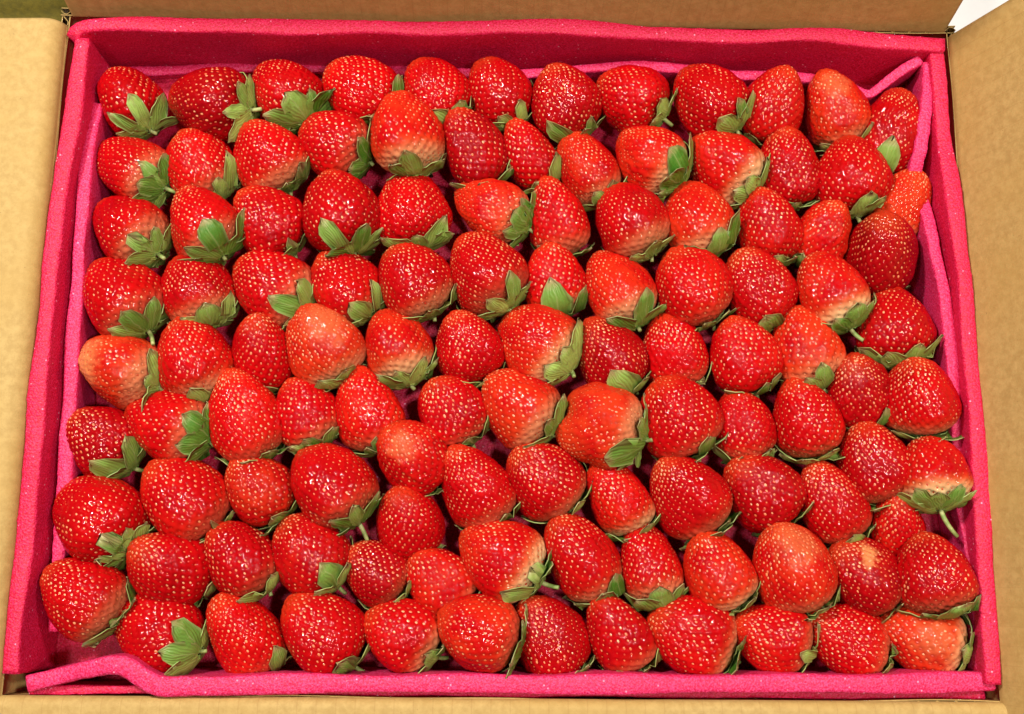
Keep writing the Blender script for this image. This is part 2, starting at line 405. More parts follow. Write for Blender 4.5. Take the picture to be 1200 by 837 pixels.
M_FRUIT = mat_fruit()
M_SEED = mat_seed()
M_LEAF = mat_leaf()
M_STEM = mat_stem()
M_FOAM = mat_foam("pink_foam", (0.54, 0.0028, 0.034), (0.74, 0.020, 0.105))
M_FOAM_IN = mat_foam("pink_foam_insert", (0.62, 0.008, 0.072), (0.82, 0.055, 0.20))
M_CARD = mat_card()
M_TABLE = mat_simple("white_tabletop", (0.80, 0.80, 0.80), (0.86, 0.86, 0.86), 30, 0.45, 0.05)
M_CLOTH = mat_simple("olive_fabric", (0.10, 0.080, 0.004), (0.15, 0.115, 0.006), 300, 0.85, 0.4)

# ------------------------------------------------------------------ object helpers
def tag(o, label=None, cat=None, group=None, kind=None):
    if label: o['label'] = label
    if cat: o['category'] = cat
    if group: o['group'] = group
    if kind: o['kind'] = kind
    return o

def empty(name, mat4=None):
    o = bpy.data.objects.new(name, None)
    o.empty_display_size = 0.01
    if mat4 is not None:
        o.matrix_world = mat4
    COL.objects.link(o)
    return o

def mesh_obj(name, verts, faces, mat, parent=None, smooth=True, attrs=None):
    """faces: numpy int array (n,4) or (n,3), or list of such arrays"""
    me = bpy.data.meshes.new(name)
    verts = np.asarray(verts, dtype=np.float32)
    if not isinstance(faces, list):
        faces = [faces]
    faces = [np.asarray(f, dtype=np.int32) for f in faces if len(f)]
    nl = sum(f.size for f in faces)
    nf = sum(len(f) for f in faces)
    me.vertices.add(len(verts)); me.loops.add(nl); me.polygons.add(nf)
    me.vertices.foreach_set('co', verts.ravel())
    me.loops.foreach_set('vertex_index', np.concatenate([f.ravel() for f in faces]))
    tot = np.concatenate([np.full(len(f), f.shape[1], np.int32) for f in faces])
    start = np.concatenate([[0], np.cumsum(tot)[:-1]]).astype(np.int32)
    me.polygons.foreach_set('loop_start', start)
    me.polygons.foreach_set('loop_total', tot)
    me.polygons.foreach_set('use_smooth', np.full(nf, smooth))
    for an, av in (attrs or {}).items():
        a = me.attributes.new(an, 'FLOAT', 'POINT')
        a.data.foreach_set('value', np.asarray(av, np.float32))
    me.update(); me.validate()
    me.materials.append(mat)
    o = bpy.data.objects.new(name, me)
    COL.objects.link(o)
    if parent is not None:
        o.parent = parent
    return o

def grid_faces(nu, nv, wrap_v=False, base=0):
    i = np.arange(nu - 1)[:, None]
    j = np.arange(nv if wrap_v else nv - 1)[None, :]
    j2 = (j + 1) % nv
    return np.stack([base + i * nv + j, base + i * nv + j2, base + (i + 1) * nv + j2, base + (i + 1) * nv + j], -1).reshape(-1, 4)

def spline(pts, n):
    """resampled Catmull-Rom through the points"""
    p = np.asarray(pts, float)
    P = np.vstack([2 * p[0] - p[1], p, 2 * p[-1] - p[-2]])
    out = []
    for i in range(len(p) - 1):
        t = np.linspace(0, 1, 12, endpoint=False)[:, None]
        a, b, c, d = P[i], P[i + 1], P[i + 2], P[i + 3]
        out.append(0.5 * ((2 * b) + (-a + c) * t + (2 * a - 5 * b + 4 * c - d) * t ** 2 + (-a + 3 * b - 3 * c + d) * t ** 3))
    q = np.vstack(out + [p[-1:]])
    s = np.concatenate([[0], np.cumsum(np.linalg.norm(np.diff(q, axis=0), axis=1))])
    tt = np.linspace(0, s[-1], n)
    return np.stack([np.interp(tt, s, q[:, k]) for k in range(3)], 1)

# ------------------------------------------------------------------ setting
TABLE_Z = 0.0
tv = np.array([(-3, -3, 0), (3, -3, 0), (3, 3, 0), (-3, 3, 0)], float)
tag(mesh_obj("tabletop", tv, np.array([[0, 1, 2, 3]]), M_TABLE), kind="structure")

# olive fabric lying beside the far corner of the box
def olive_cloth():
    n = 40
    xs = np.linspace(-0.62, -0.195, n); ys = np.linspace(0.180, 0.52, n)
    X, Y = np.meshgrid(xs, ys, indexing='ij')
    rr = random.Random(3)
    Z = 0.030 + 0 * X
    for _ in range(6):
        a = rr.uniform(0, math.pi); fq = rr.uniform(14, 40); ph = rr.uniform(0, 6)
        Z = Z + 0.0035 * np.sin((X * math.cos(a) + Y * math.sin(a)) * fq + ph)
    ex = np.clip((xs[-1] - X) / 0.05, 0, 1); ey = np.clip((Y - ys[0]) / 0.03, 0, 1)
    Z = 0.004 + (Z - 0.004) * np.sqrt(ex * (2 - ex)) * np.sqrt(ey * (2 - ey))
    top = np.stack([X, Y, Z], -1).reshape(-1, 3)
    bot = top.copy(); bot[:, 2] = 0.0005
    v = np.vstack([top, bot])
    f = grid_faces(n, n)
    fb = f[:, ::-1] + n * n
    idx = np.arange(n * n).reshape(n, n)
    loop = np.concatenate([idx[:, 0], idx[-1, 1:], idx[-2::-1, -1], idx[0, -2:0:-1]])
    l2 = np.roll(loop, -1)
    side = np.stack([l2, loop, loop + n * n, l2 + n * n], -1)
    o = mesh_obj("olive_cloth", v, [f, fb, side], M_CLOTH)
    tag(o, "olive green fabric lying on the table beyond the open box corner", "cloth")
olive_cloth()

# ------------------------------------------------------------------ cardboard box
BX0, BX1, BY0, BY1 = -0.2350, 0.2338, -0.1745, 0.1705   # inner faces of the walls
WT = 0.0045                                            # board thickness
WALL_TOP = 0.0500
box = empty("cardboard_box", Matrix.Translation((0, 0, 0)))
tag(box, "open kraft cardboard box with folded back flaps holding the strawberries", "box")

def corrugated(name, profile, origin, t_dir, out_dir, width, pitch=0.0090, parent=None, trim0=None, trim1=None):
    """profile: list of (outward, z) of the inner face from hinge side to free edge.
    Board = inner paper + wavy flute + outer paper, flutes run along the profile."""
    prof = np.asarray(profile, float)
    tg = np.gradient(prof, axis=0); tg /= np.linalg.norm(tg, axis=1)[:, None]
    nrm = np.stack([tg[:, 1], -tg[:, 0]], 1)               # away from the inside face
    ns = len(prof)
    nt = int(width / pitch * 6) + 1
    t = np.linspace(-width / 2, width / 2, nt)
    s = np.concatenate([[0], np.cumsum(np.linalg.norm(np.diff(prof, axis=0), axis=1))]); s = s / s[-1]
    o3 = np.array(origin); td = np.array(t_dir); od = np.array(out_dir)
    rr = np.random.RandomState(len(name) + int(1000 * width))
    wob = 0.0006 * np.sin(t * 23 + rr.rand() * 6) + 0.0004 * np.sin(t * 61 + rr.rand() * 6)
    def sheet(off):
        # off: function of t -> offset along nrm
        p2 = prof[:, None, :] + nrm[:, None, :] * (off[None, :, None])
        p2 = p2 + nrm[:, None, :] * (wob[None, :, None] * s[:, None, None])
        tt = np.repeat(t[None, :], ns, 0)
        if trim0 is not None:
            k0 = np.interp(s, [0, 1], trim0)[:, None]; k1 = np.interp(s, [0, 1], trim1)[:, None]
            tt = tt * (1 - (k0 + k1) / width) + (k0 - k1) / 2
        return o3 + od * p2[..., 0:1] + np.array([0, 0, 1.0]) * p2[..., 1:2] + td * tt[..., None]
    th = 0.0005
    wave = np.sin(2 * math.pi * t / pitch)
    crest = 0.5 + 0.5 * wave
    V = []; F = []; A = []
    base = 0
    def add_pair(o1, o2, fl):
        nonlocal base
        a = sheet(o1).reshape(-1, 3); b = sheet(o2).reshape(-1, 3)
        V.append(a); V.append(b)
        n = ns * nt
        f = grid_faces(ns, nt)
        F.append(f[:, ::-1] + base); F.append(f + base + n)
        idx = np.arange(n).reshape(ns, nt)
        loop = np.concatenate([idx[:, 0], idx[-1, 1:], idx[-2::-1, -1], idx[0, -2:0:-1]])
        l2 = np.roll(loop, -1)
        F.append(np.stack([loop, l2, l2 + n, loop + n], -1) + base)
        A.append(np.tile(fl, ns)); A.append(np.tile(fl, ns))
        base += 2 * n
    z = np.zeros(nt)
    add_pair(z, z + th, crest)
    mid = WT / 2 + (WT / 2 - 1.5 * th) * wave
    add_pair(mid - th * 0.4, mid + th * 0.4, z)
    add_pair(z + WT - th, z + WT, crest)
    # fix orientation: reverse if needed is not required for rendering
    return mesh_obj(name, np.vstack(V), F, M_CARD, parent, True, {'flute': np.concatenate(A)})

def flap_profile(tilt_deg, length, wall_top, r=0.008, n=8):
    """wall top bending outward about the crease; tilt measured from horizontal (up positive)"""
    ang_end = math.radians(90 - tilt_deg)
    pts = [(0, wall_top)]
    for i in range(1, n + 1):
        a = ang_end * i / n
        pts.append((r - r * math.cos(a), wall_top + r * math.sin(a)))
    ex, ez = pts[-1]
    dx, dz = math.sin(ang_end), math.cos(ang_end)
    for k in (0.1, 0.25, 0.45, 0.7, 1.0):
        pts.append((ex + dx * length * k, ez + dz * length * k))
    return pts

wallp = [(0, TABLE_Z + 0.001), (0, 0.02), (0, 0.04), (0, WALL_TOP)]
W_X = BX1 - BX0; W_Y = BY1 - BY0; MX = (BX0 + BX1) / 2; MY = (BY0 + BY1) / 2
for o_, td, od, w in (((BX0, MY, 0), (0, 1, 0), (-1, 0, 0), W_Y), ((BX1, MY, 0), (0, 1, 0), (1, 0, 0), W_Y),
                      ((MX, BY1, 0), (1, 0, 0), (0, 1, 0), W_X + 0.009), ((MX, BY0, 0), (1, 0, 0), (0, -1, 0), W_X + 0.009)):
    corrugated("wall", wallp, o_, td, od, w, parent=box)
fl = corrugated("flap", flap_profile(-3, 0.150, WALL_TOP + 0.0003, 0.009), (BX0, MY - 0.012, 0), (0, 1, 0), (-1, 0, 0), W_Y + 0.012, parent=box)
tag(fl, "flap folded out flat beside the box")
fl = corrugated("flap", flap_profile(69, 0.150, WALL_TOP + 0.0003, 0.010), (BX1, MY - 0.014, 0), (0, 1, 0), (1, 0, 0), W_Y + 0.022, parent=box)
tag(fl, "flap leaning outward at a slant")
fl = corrugated("flap", flap_profile(79, 0.150, WALL_TOP + 0.0003, 0.008), (MX, BY1, 0), (1, 0, 0), (0, 1, 0), W_X - 0.004, parent=box)
tag(fl, "flap standing up behind the strawberries")
fl = corrugated("flap", flap_profile(-4, 0.150, WALL_TOP + 0.0003, 0.0045), (MX, BY0, 0), (1, 0, 0), (0, -1, 0), W_X + 0.004, parent=box)
tag(fl, "flap folded down in front of the foam edge")
bb = np.array([(x, y, z) for z in (0.0008, 0.0050) for x, y in ((BX0 + .001, BY0 + .001), (BX1 - .001, BY0 + .001), (BX1 - .001, BY1 - .001), (BX0 + .001, BY1 - .001))])
mesh_obj("base", bb, np.array([[3, 2, 1, 0], [4, 5, 6, 7], [0, 1, 5, 4], [1, 2, 6, 5], [2, 3, 7, 6], [3, 0, 4, 7]]), M_CARD, box, False)

# ------------------------------------------------------------------ pink foam
FLOOR = 0.0105  # set lower than the berries reach, to deepen the shade in the gaps
def foam_strip(name, top_mm, thick, inside, bottom_z=0.0060, lean=0.0, mat=M_FOAM, parent=None, n=150, seed=1, bulge=0.0):
    """a sheet of foam standing on its edge: rounded upper rim follows top_mm."""
    top = spline(np.asarray(top_mm) / 1000.0, n)
    rs = np.random.RandomState(seed)
    s = np.linspace(0, 1, n)
    run = np.concatenate([[0], np.cumsum(np.linalg.norm(np.diff(top, axis=0), axis=1))])
    wob = sum(a * np.sin(2 * math.pi * (run / w_ + rs.rand())) * rs.uniform(0.4, 1) for w_, a in ((0.19, 0.0016), (0.11, 0.0011), (0.06, 0.0006), (0.031, 0.0003)))
    top[:, 2] += wob
    tg = np.gradient(top[:, :2], axis=0)
    # smooth the tangent so sharp folds do not self-cross
    for _ in range(2):
        tg[1:-1] = (tg[:-2] + tg[1:-1] * 2 + tg[2:]) / 4
    tg /= np.linalg.norm(tg, axis=1)[:, None] + 1e-12
    nr = np.stack([-tg[:, 1], tg[:, 0]], 1)
    c = np.array(inside[:2]) - top[:, :2]
    if (nr * c).sum() < 0:
        nr = -nr
    h = thick / 2
    sec = []                                    # (normal offset, fraction down, absolute dz at the top)
    for dn in (1.0, 0.86, 0.7, 0.52, 0.36, 0.2, 0.08):
        sec.append((h, dn, 0.0))
    for a in np.linspace(0, math.pi, 9):
        ca, sa = math.cos(a), math.sin(a)
        sq = 0.5
        sec.append((h * math.copysign(abs(ca) ** sq, ca), 0.0, h * 0.5 * abs(sa) ** 0.8 - h * 0.5))
    for dn in (0.08, 0.2, 0.36, 0.52, 0.7, 0.86, 1.0):
        sec.append((-h, dn, 0.0))
    V = np.zeros((n, len(sec), 3))
    for j, (o, dn, dz) in enumerate(sec):
        z = top[:, 2] + dz - dn * (top[:, 2] - h * 0.5 - bottom_z) - (h * 0.5 if dn > 0 else 0)
        off = o + lean * dn + bulge * math.sin(math.pi * dn)
        off = off + o * 0.14 * np.sin(run * 61 + seed) * np.sin(run * 23 + 2 * seed)
        off = off + 0.0007 * np.sin(s * 37 + dn * 5 + seed) * (0.3 + dn)
        V[:, j, :2] = top[:, :2] + nr * np.asarray(off)[:, None]
        V[:, j, 2] = z
    V += rs.normal(0, 0.00012, V.shape)
    m_ = len(sec)
    f = grid_faces(n, m_, True)
    # end caps as fans
    v = V.reshape(-1, 3)
    c0, c1 = len(v), len(v) + 1
    v = np.vstack([v, V[0].mean(0), V[-1].mean(0)])
    j = np.arange(m_); j2 = (j + 1) % m_
    e0 = np.stack([np.full(m_, c0), j2, j], -1)
    e1 = np.stack([np.full(m_, c1), (n - 1) * m_ + j, (n - 1) * m_ + j2], -1)
    return mesh_obj(name, v, [f, e0, e1], mat, parent, True)

liner = empty("foam_liner", Matrix.Translation((0, 0, 0.005)))
liner.matrix_world = Matrix.Identity(4)
tag(liner, "hot pink foam liner wrapped round the inside of the cardboard walls", "liner")
CEN = (0, 0)
foam_strip("side_panel", RIM_LEFT, 0.0088, CEN, parent=liner, seed=2, lean=0.001)
foam_strip("side_panel", RIM_RIGHT, 0.0082, CEN, parent=liner, seed=3, lean=-0.002)
foam_strip("side_panel", RIM_BACK, 0.0085, CEN, parent=liner, seed=4, lean=-0.001)
foam_strip("side_panel", RIM_FRONT, 0.0042, CEN, parent=liner, seed=5)
def foam_base():
    nx, ny = 90, 66
    X, Y = np.meshgrid(np.linspace(-0.233, 0.233, nx), np.linspace(-0.172, 0.167, ny), indexing='ij')
    Z = FLOOR - 0.0006 + 0.0005 * np.sin(X * 60) * np.sin(Y * 70 + 1)
    top = np.stack([X, Y, Z], -1).reshape(-1, 3); bot = top.copy(); bot[:, 2] = 0.0052
    n = nx * ny
    f = grid_faces(nx, ny)
    idx = np.arange(n).reshape(nx, ny)
    loop = np.concatenate([idx[:, 0], idx[-1, 1:], idx[-2::-1, -1], idx[0, -2:0:-1]]); l2 = np.roll(loop, -1)
    mesh_obj("base_panel", np.vstack([top, bot]), [f, f[:, ::-1] + n, np.stack([l2, loop, loop + n, l2 + n], -1)], M_FOAM, liner)
foam_base()

insert = empty("foam_insert", Matrix.Identity(4))
tag(insert, "paler pink foam sheet folded up between the strawberries and the outer liner", "foam sheet")
foam_strip("side_panel", IN_LEFT, 0.0070, CEN, mat=M_FOAM_IN, parent=insert, seed=6, bottom_z=FLOOR - .001, lean=-0.002)
foam_strip("side_panel", IN_BACK, 0.0055, CEN, mat=M_FOAM_IN, parent=insert, seed=7, bottom_z=FLOOR - .001, lean=-0.003, n=260)
foam_strip("side_panel", IN_RIGHT, 0.0062, CEN, mat=M_FOAM_IN, parent=insert, seed=8, bottom_z=FLOOR - .001, lean=-0.003, n=90)
foam_strip("side_panel", IN_RIGHT2, 0.0062, CEN, mat=M_FOAM_IN, parent=insert, seed=9, bottom_z=FLOOR - .001, lean=-0.003)
foam_strip("side_panel", IN_FRONT, 0.0088, CEN, mat=M_FOAM_IN, parent=insert, seed=10, bottom_z=FLOOR - .001, lean=0.0, n=260)

# ------------------------------------------------------------------ strawberries
ORD = ["", "first", "second", "third", "fourth", "fifth", "sixth", "seventh", "eighth", "ninth", "tenth", "eleventh", "twelfth", "thirteenth", "fourteenth"]
GA = math.pi * (3 - math.sqrt(5))

class Shape:
    """a lumpy surface of revolution: calyx end at u=0, tip at u=1"""
    def __init__(self, D, L, rs, cone, lobes=None):
        self.R = D / 2; self.L = L
        self.um = rs.uniform(0.30, 0.38)
        self.p1 = rs.uniform(2.0, 2.5)
        self.p2 = 1.95 - 0.55 * cone
        self.e = 0.54 + 0.10 * cone
        self.k = [(m_, rs.uniform(0.0, a), rs.uniform(0, 6.28)) for m_, a in ((2, 0.075), (3, 0.05), (5, 0.02))]
        self.bend = (rs.uniform(-0.06, 0.06), rs.uniform(-0.06, 0.06))
        self.lobes = lobes
        self.sc = 1.0 / (1.0 + 0.02)
    def r(self, u):
        u = np.clip(u, 0, 1)
        a = np.clip(u / self.um, 0, 1)
        lo = (1 - (1 - a) ** self.p1) ** (1 / self.p1)
        b = np.clip((u - self.um) / (1 - self.um), 0, 1)
        hi = np.clip(1 - b ** self.p2, 0, 1) ** self.e
        return self.R * np.where(u < self.um, lo, hi)
    def at(self, u, ph):
        r = self.r(u)
        w = 1 + sum(a * np.cos(m_ * ph + q + 1.3 * u) for m_, a, q in self.k)
        r = r * w * self.sc
        z = self.L * (u - 0.5)
        x = r * np.cos(ph); y = r * np.sin(ph)
        if self.lobes is not None:          # a cleft that splits the tip in two
            t = np.clip((u - 0.45) / 0.55, 0, 1)
            g = np.exp(-(x / (0.24 * self.R)) ** 2)
            z = z - self.lobes * self.L * t * g
            x = x * (1 + 0.35 * t)
        bx = self.bend[0] * self.L * np.clip(u - 0.4, 0, 1) ** 2 * 2
        by = self.bend[1] * self.L * np.clip(u - 0.4, 0, 1) ** 2 * 2
        return np.stack([x + bx, y + by, z], -1)

NU, NV = 64, 140
def build_strawberry(i, row, place, C, ax, D, L, cal, tone, orange, shoulder, label, extra):
    rs = np.random.RandomState(1000 + i)
    rr = random.Random(500 + i)
    cone = extra.get('cone', rr.uniform(0.0, 0.55))
    sh = Shape(D, L, rs, cone, extra.get('lobes'))
    zax = Vector(ax).normalized()
    upish = Vector((0, 0, 1))
    xax = upish.cross(zax)
    if xax.length < 1e-3: xax = Vector((1, 0, 0))
    xax.normalize(); yax = zax.cross(xax)
    M = Matrix((xax, yax, zax)).transposed().to_4x4()
    M.translation = Vector(C)
    # the root sits on the foam floor below the berry
    root = empty("strawberry")
    root.location = (C[0], C[1], FLOOR)
    root.rotation_euler = M.to_euler()
    tag(root, label, "strawberry", "strawberries packed in rows in the box")
    loc = Matrix.Translation((C[0], C[1], FLOOR)) @ M.to_3x3().to_4x4()
    shift = np.array(loc.inverted() @ Vector(C))           # berry centre in root space
    Mw = np.array(loc)
    iM = np.array(loc.inverted())

    # ---- seeds on a phyllotaxis spiral
    uu = np.linspace(0, 1, 400)
    ring = sh.at(uu, np.zeros(400))
    ds = np.linalg.norm(np.diff(ring, axis=0), axis=1)
    ring_area = ds * (sh.r(uu[1:]) + sh.r(uu[:-1])) / 2
    total = ring_area.sum() * 2 * math.pi
    area = np.concatenate([[0], np.cumsum(ring_area * (0.75 + 0.9 * uu[1:] ** 3))])
    sp = extra.get('spacing', rr.uniform(0.0028, 0.0036))
    N = int(total / (sp * sp * 0.92))
    su = np.interp((np.arange(N) + 0.5) / N * area[-1], area, uu)
    sp_ = (np.arange(N) * GA + rs.uniform(0, 6.28)) + rs.normal(0, 0.03, N)
    su = np.clip(su + rs.normal(0, 0.0045, N), 0.03, 0.995)
    S = sh.at(su, sp_)
    # ---- flesh with a dimple under every seed
    t = np.linspace(0, 1, NU)
    u = 0.5 - 0.5 * np.cos(math.pi * t)
    u = 0.55 * u + 0.45 * t
    u[0], u[-1] = 0.0, 1.0
    ph = np.linspace(0, 2 * math.pi, NV, endpoint=False)
    U, P = np.meshgrid(u, ph, indexing='ij')
    V = sh.at(U, P)
    e1 = sh.at(np.clip(U + 0.004, 0, 1), P) - sh.at(np.clip(U - 0.004, 0, 1), P)
    e2 = sh.at(U, P + 0.01) - sh.at(U, P - 0.01)
    Nn = np.cross(e2, e1)
    ln = np.linalg.norm(Nn, axis=-1, keepdims=True)
    Nn = np.where(ln > 1e-12, Nn / np.maximum(ln, 1e-12), np.array([0, 0, 1.0]))
    Nn[0] = (0, 0, -1); Nn[-1] = (0, 0, 1)
    flat = V.reshape(-1, 3).astype(np.float32)
    d2 = ((flat ** 2).sum(1)[:, None] + (S.astype(np.float32) ** 2).sum(1)[None, :] - 2 * flat @ S.astype(np.float32).T)
    d = np.sqrt(np.maximum(d2.min(1), 0))
    dep = extra.get('dimple', rr.uniform(0.0010, 0.0014))
    disp = -dep * np.exp(-(d / (sp * 0.36)) ** 2) + 0.00025
    lump = sum(rs.uniform(0.0001, 0.0002) * np.sin(flat @ rs.normal(0, 1, 3) * 260 + rs.uniform(0, 6)) for _ in range(4))
    flat = flat + Nn.reshape(-1, 3) * (disp + lump)[:, None]
    flat = flat + shift
    # the fruit hangs a little above the lowered foam floor
    fr = mesh_obj("fruit", flat, grid_faces(NU, NV, True)[:, ::-1], M_FRUIT, root, True, {'along': U.ravel()})
    fr['tone'] = float(tone); fr['orange'] = float(orange); fr['shoulder'] = float(shoulder)
    fr['offset'] = [rr.uniform(0, 9), rr.uniform(0, 9), rr.uniform(0, 9)]
    pc, ps = (0.0, 0.0, 9.0), 0.0
    if 'patch' in extra:                     # (u, azimuth in degrees from the upper side, size)
        pu, pa, ps = extra['patch']
        q = sh.at(np.array([pu]), np.array([math.radians(90 + pa)]))[0] + shift
        pc = tuple(float(a) for a in q)
    fr['patch_center'] = pc; fr['patch_size'] = float(ps); fr['patch_mix'] = float(extra.get('patch_mix', 0.30))
    # ---- seed geometry
    k = 6
    e1 = sh.at(np.clip(su + 0.004, 0, 1), sp_) - sh.at(np.clip(su - 0.004, 0, 1), sp_)
    e2 = sh.at(su, sp_ + 0.01) - sh.at(su, sp_ - 0.01)
    n_ = np.cross(e2, e1); n_ /= np.linalg.norm(n_, axis=1)[:, None] + 1e-12
    a_ = e1 / (np.linalg.norm(e1, axis=1)[:, None] + 1e-12)
    b_ = np.cross(n_, a_)
    lenS = rs.uniform(0.00066, 0.00098, N)[:, None]; widS = lenS * rs.uniform(0.58, 0.72, N)[:, None]
    c_ = S - n_ * (dep * 0.62)
    hS = 0.00055
    ringv = []
    for q in range(k):
        a = 2 * math.pi * q / k
        ringv.append(c_ + a_ * lenS * math.cos(a) + b_ * widS * math.sin(a))
    topv = c_ + n_ * hS
    SV = np.stack(ringv + [topv], 1)                      # N,k+1,3
    fi = np.array([[q, (q + 1) % k, k] for q in range(k)])
    SF = (np.arange(N)[:, None, None] * (k + 1) + fi[None]).reshape(-1, 3)
    sd = mesh_obj("seeds", SV.reshape(-1, 3) + shift, SF, M_SEED, fr, True, {'tint': np.repeat(rs.rand(N), k + 1)})
    sd['kind'] = "stuff"

    # ---- calyx
    zb = -L / 2
    cr = 0.0036
    q = np.linspace(0, 2 * math.pi, 10, endpoint=False)
    cv = [(0, 0, zb + 0.0012)]
    for rad, zz in ((cr, zb + 0.0008), (cr * 0.9, zb - 0.0006), (cr * 0.45, zb - 0.0018)):
        cv += [(rad * math.cos(a), rad * math.sin(a), zz) for a in q]
    cv.append((0, 0, zb - 0.0020))
    fq = []
    ft = [[0, 1 + (j + 1) % 10, 1 + j] for j in range(10)]
    for rg in range(2):
        fq += [[1 + rg * 10 + j, 1 + rg * 10 + (j + 1) % 10, 1 + (rg + 1) * 10 + (j + 1) % 10, 1 + (rg + 1) * 10 + j] for j in range(10)]
    ft += [[31, 21 + j, 21 + (j + 1) % 10] for j in range(10)]
    cal_o = mesh_obj("calyx", np.array(cv) + shift, [np.array(fq), np.array(ft)], M_LEAF, root, True)
    cal_o['shade'] = 0.35
    # surface samples for hugging sepals
    sl = np.concatenate([[0], np.cumsum(ds)])
    ns = extra.get('sepals', rr.choice([7, 8, 8, 9]))
    base_len = extra.get('sepal_len', {0: 0.0140, 1: 0.0160, 2: 0.0168, 3: 0.0185}[cal]) * rr.uniform(0.92, 1.12)
    flare0 = extra.get('flare', {0: 0.25, 1: 0.30, 2: 0.22, 3: 0.12}[cal])
    shade0 = extra.get('shade', rr.uniform(0.25, 0.90))
    NL, NW = 8, 5
    for j in range(ns):
        az = 2 * math.pi * j / ns + rr.uniform(-0.22, 0.22) + i
        ln_ = base_len * rr.uniform(0.78, 1.22)
        wd = ln_ * rr.uniform(0.26, 0.42)
        fl_ = max(-0.05, flare0 + rr.uniform(-0.25, 0.45))
        under = math.sin(az) < -0.1
        if under: fl_ += 0.35
        if rr.random() < 0.18: fl_ += 0.5
        curl = rr.uniform(-0.001, 0.011)
        lw = np.linspace(0, 1, NL)
        lift = 0.0017
        hu = np.interp(0.0012 + lw * ln_, sl, uu)
        tw = rr.uniform(-0.5, 0.5)
        side = np.linspace(-1, 1, NW)
        width = wd * (np.sin(math.pi * np.clip(lw, 0, 1) ** 1.0) ** 0.50 * 0.94 + 0.25 * (1 - lw) ** 2 + 0.02)
        pts = np.zeros((NL, NW, 3))
        for w_i, sv in enumerate(side):
            rloc = np.maximum(sh.r(hu), 0.0022)
            dphi = sv * width / np.maximum(rloc, 0.0038)
            hug = sh.at(hu, az + dphi * 0.92)
            nn = hug / (np.linalg.norm(hug, axis=1)[:, None] + 1e-9)
            hug = hug + nn * (lift + 0.0006 * (1 - abs(sv)) + np.maximum(0, lw - 0.6)[:, None] * curl)
            hug[:, 2] -= 0.0008 * (1 - lw)
            # flat: straight out and a little back from the calyx plate
            rad = 0.0018 + lw * ln_
            fx = rad * math.cos(az) - math.sin(az) * sv * width
            fy = rad * math.sin(az) + math.cos(az) * sv * width
            fz = zb - 0.0010 - 0.0022 * np.sin(lw * math.pi * 0.6) + abs(sv) * width * 0.35 + tw * sv * width * 0.6 + curl * lw ** 2 * 2
            fp = np.stack([fx, fy, fz], -1)
            f_ = np.clip(fl_, 0, 1.25) * np.clip(lw * 1.6, 0, 1)
            pts[:, w_i] = hug * (1 - f_)[:, None] + fp * f_[:, None]
        pts += rs.normal(0, 0.00032, pts.shape)
        # keep every sepal outside the flesh
        pu = pts[..., 2] / L + 0.5
        pphi = np.arctan2(pts[..., 1], pts[..., 0])
        srf = sh.at(np.clip(pu, 0, 1), pphi)
        rs_ = np.hypot(srf[..., 0], srf[..., 1]) + 0.0016
        rp = np.hypot(pts[..., 0], pts[..., 1]) + 1e-9
        grow = np.where(pu > 0.10, np.maximum(1.0, rs_ / rp), 1.0)
        pts[..., 0] *= grow; pts[..., 1] *= grow
        low = (pu > 0.0) & (pu <= 0.10) & (rp < rs_)
        pts[..., 2] = np.where(low, zb - 0.0006, pts[..., 2])
        # thickness along the sheet normal
        g1 = np.gradient(pts, axis=0); g2 = np.gradient(pts, axis=1)
        nm = np.cross(g2, g1); nm /= np.linalg.norm(nm, axis=-1, keepdims=True) + 1e-12
        th = 0.00022
        v = np.vstack([(pts + nm * th).reshape(-1, 3), (pts - nm * th).reshape(-1, 3)]) + shift
        # never below the foam
        wv = v @ Mw[:3, :3].T + Mw[:3, 3]
        wv[:, 2] = np.maximum(wv[:, 2], FLOOR + 0.0004 + 0.0003 * (np.arange(len(wv)) < NL * NW))
        v = wv @ iM[:3, :3].T + iM[:3, 3]
        n0 = NL * NW
        f = grid_faces(NL, NW)
        idx = np.arange(n0).reshape(NL, NW)
        loop = np.concatenate([idx[:, 0], idx[-1, 1:], idx[-2::-1, -1], idx[0, -2:0:-1]]); l2 = np.roll(loop, -1)
        lwA = np.repeat(lw, NW); acA = np.tile(side, NL)
        so = mesh_obj("sepal", v, [f, f[:, ::-1] + n0, np.stack([l2, loop, loop + n0, l2 + n0], -1)], M_LEAF, cal_o, True,
                      {'across': np.tile(acA, 2), 'lengthwise': np.tile(lwA, 2)})
        so['shade'] = min(1.0, max(0.0, shade0 + rr.uniform(-0.38, 0.30) - 0.35 * max(0, fl_ - 0.4)))
    # ---- stem
    sl_ = extra.get('stem', rr.choice([0.004, 0.005, 0.007, 0.010]))
    seg = 6; kk = 7
    cdir = np.array([0, 0, -1.0])
    bend = np.array([rr.uniform(-0.5, 0.5), rr.uniform(-0.5, 0.5), 0])
    pth = [np.array([0, 0, zb - 0.001]) + (cdir + bend * tq) * sl_ * tq for tq in np.linspace(0, 1, seg)]
    pth = np.array(pth) + shift
    wv = pth @ Mw[:3, :3].T + Mw[:3, 3]
    wv[:, 2] = np.maximum(wv[:, 2], FLOOR + 0.0012)
    pth = wv @ iM[:3, :3].T + iM[:3, 3]
    tgs = np.gradient(pth, axis=0); tgs /= np.linalg.norm(tgs, axis=1)[:, None] + 1e-12
    ref = np.array([0.3, 0.9, 0.1])
    sx = np.cross(tgs, ref); sx /= np.linalg.norm(sx, axis=1)[:, None] + 1e-12
    sy = np.cross(tgs, sx)
    rad = np.linspace(0.00125, 0.00100, seg)
    a = np.linspace(0, 2 * math.pi, kk, endpoint=False)
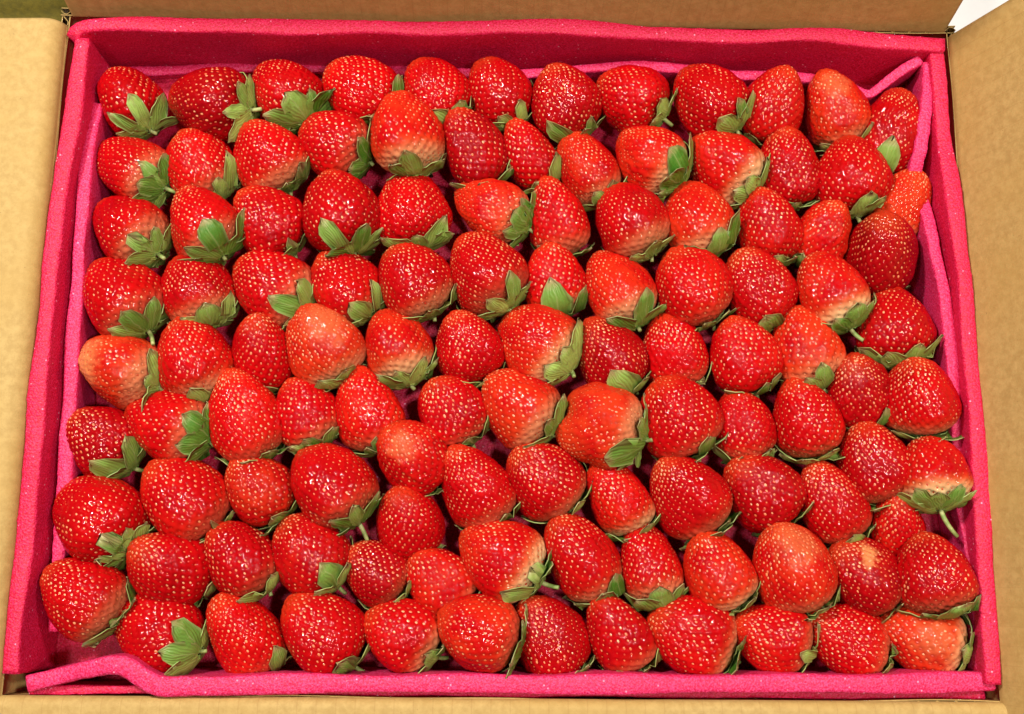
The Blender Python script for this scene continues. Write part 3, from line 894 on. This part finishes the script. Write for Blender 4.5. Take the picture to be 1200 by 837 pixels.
    tube = pth[:, None] + rad[:, None, None] * (sx[:, None] * np.cos(a)[None, :, None] + sy[:, None] * np.sin(a)[None, :, None])
    v = np.vstack([tube.reshape(-1, 3), pth[0], pth[-1]])
    jj = np.arange(kk); j2 = (jj + 1) % kk
    cap0 = np.stack([np.full(kk, seg * kk), j2, jj], -1)
    cap1 = np.stack([np.full(kk, seg * kk + 1), (seg - 1) * kk + jj, (seg - 1) * kk + j2], -1)
    mesh_obj("stem", v, [grid_faces(seg, kk, True), cap0, cap1], M_STEM, cal_o, True)
    return root

# individual looks: (row, place) -> details
EXTRA = {
    (1, 11): dict(patch=(0.80, 10, 0.012)),
    (4, 1): dict(shade=0.45, sepal_len=0.019, flare=0.1),
    (4, 3): dict(shade=0.75, sepal_len=0.018, flare=0.1),
    (5, 1): dict(patch=(0.80, -30, 0.017), patch_mix=0.75, cone=0.1, say="orange-red strawberry with whitish tip"),
    (5, 4): dict(patch=(0.72, 30, 0.017), cone=0.2),
    (5, 7): dict(shade=0.95, sepal_len=0.021, flare=0.05),
    (6, 6): dict(patch=(0.84, 0, 0.011), cone=0.0, say="round red strawberry with pale tip"),
    (6, 9): dict(lobes=0.11, cone=0.0, say="two-lobed orange-red strawberry"),
    (7, 4): dict(stem=0.013),
    (7, 13): dict(stem=0.014, shade=0.55, sepal_len=0.018, flare=0.2, say="cream-shouldered strawberry with full calyx"),
    (8, 11): dict(patch=(0.80, 20, 0.016), cone=0.3),
    (8, 12): dict(patch=(0.76, 25, 0.0085), patch_mix=0.8, cone=0.0, say="deep red strawberry with tan scar"),
    (8, 7): dict(shade=0.6, sepal_len=0.017),
    (9, 2): dict(shade=0.6, sepal_len=0.018),
    (9, 9): dict(flare=0.85, sepal_len=0.020, shade=0.35),
    (9, 12): dict(patch=(0.42, 0, 0.014), cone=0.1),
}
def describe(row, place, D, L, cal, tone, orange, shoulder, ex):
    last = max(b[1] for b in BERRIES if b[0] == row)
    if 'say' in ex:
        look = ex['say']
    else:
        size = "large " if D > 38.5 else ("small " if D < 30.5 else "")
        col = "orange-red" if orange >= 0.5 else ("pale-shouldered red" if shoulder >= 0.5 else
              ("deep red" if tone <= 0.35 else ("bright red" if tone >= 0.7 else "red")))
        look = size + col + " strawberry"
        if cal >= 2 and col != "pale-shouldered red":
            look += " showing sepals"
    rowt = {1: "row against rear foam wall", 9: "row against front foam edge"}.get(row, ORD[row] + " row from rear foam wall")
    return "%s, %s from flat flap, %s" % (look, ORD[place], rowt)

for i, b in enumerate(BERRIES):
    row, place, cx, cy, cz, ax, ay, az, D, L, cal, tone, orange, shoulder = b
    ex = EXTRA.get((row, place), {})
    build_strawberry(i, row, place, (cx / 1000, cy / 1000, cz / 1000), (ax, ay, az), D / 1000, L / 1000, cal, tone, orange, shoulder,
                     describe(row, place, D, L, cal, tone, orange, shoulder, ex), ex)
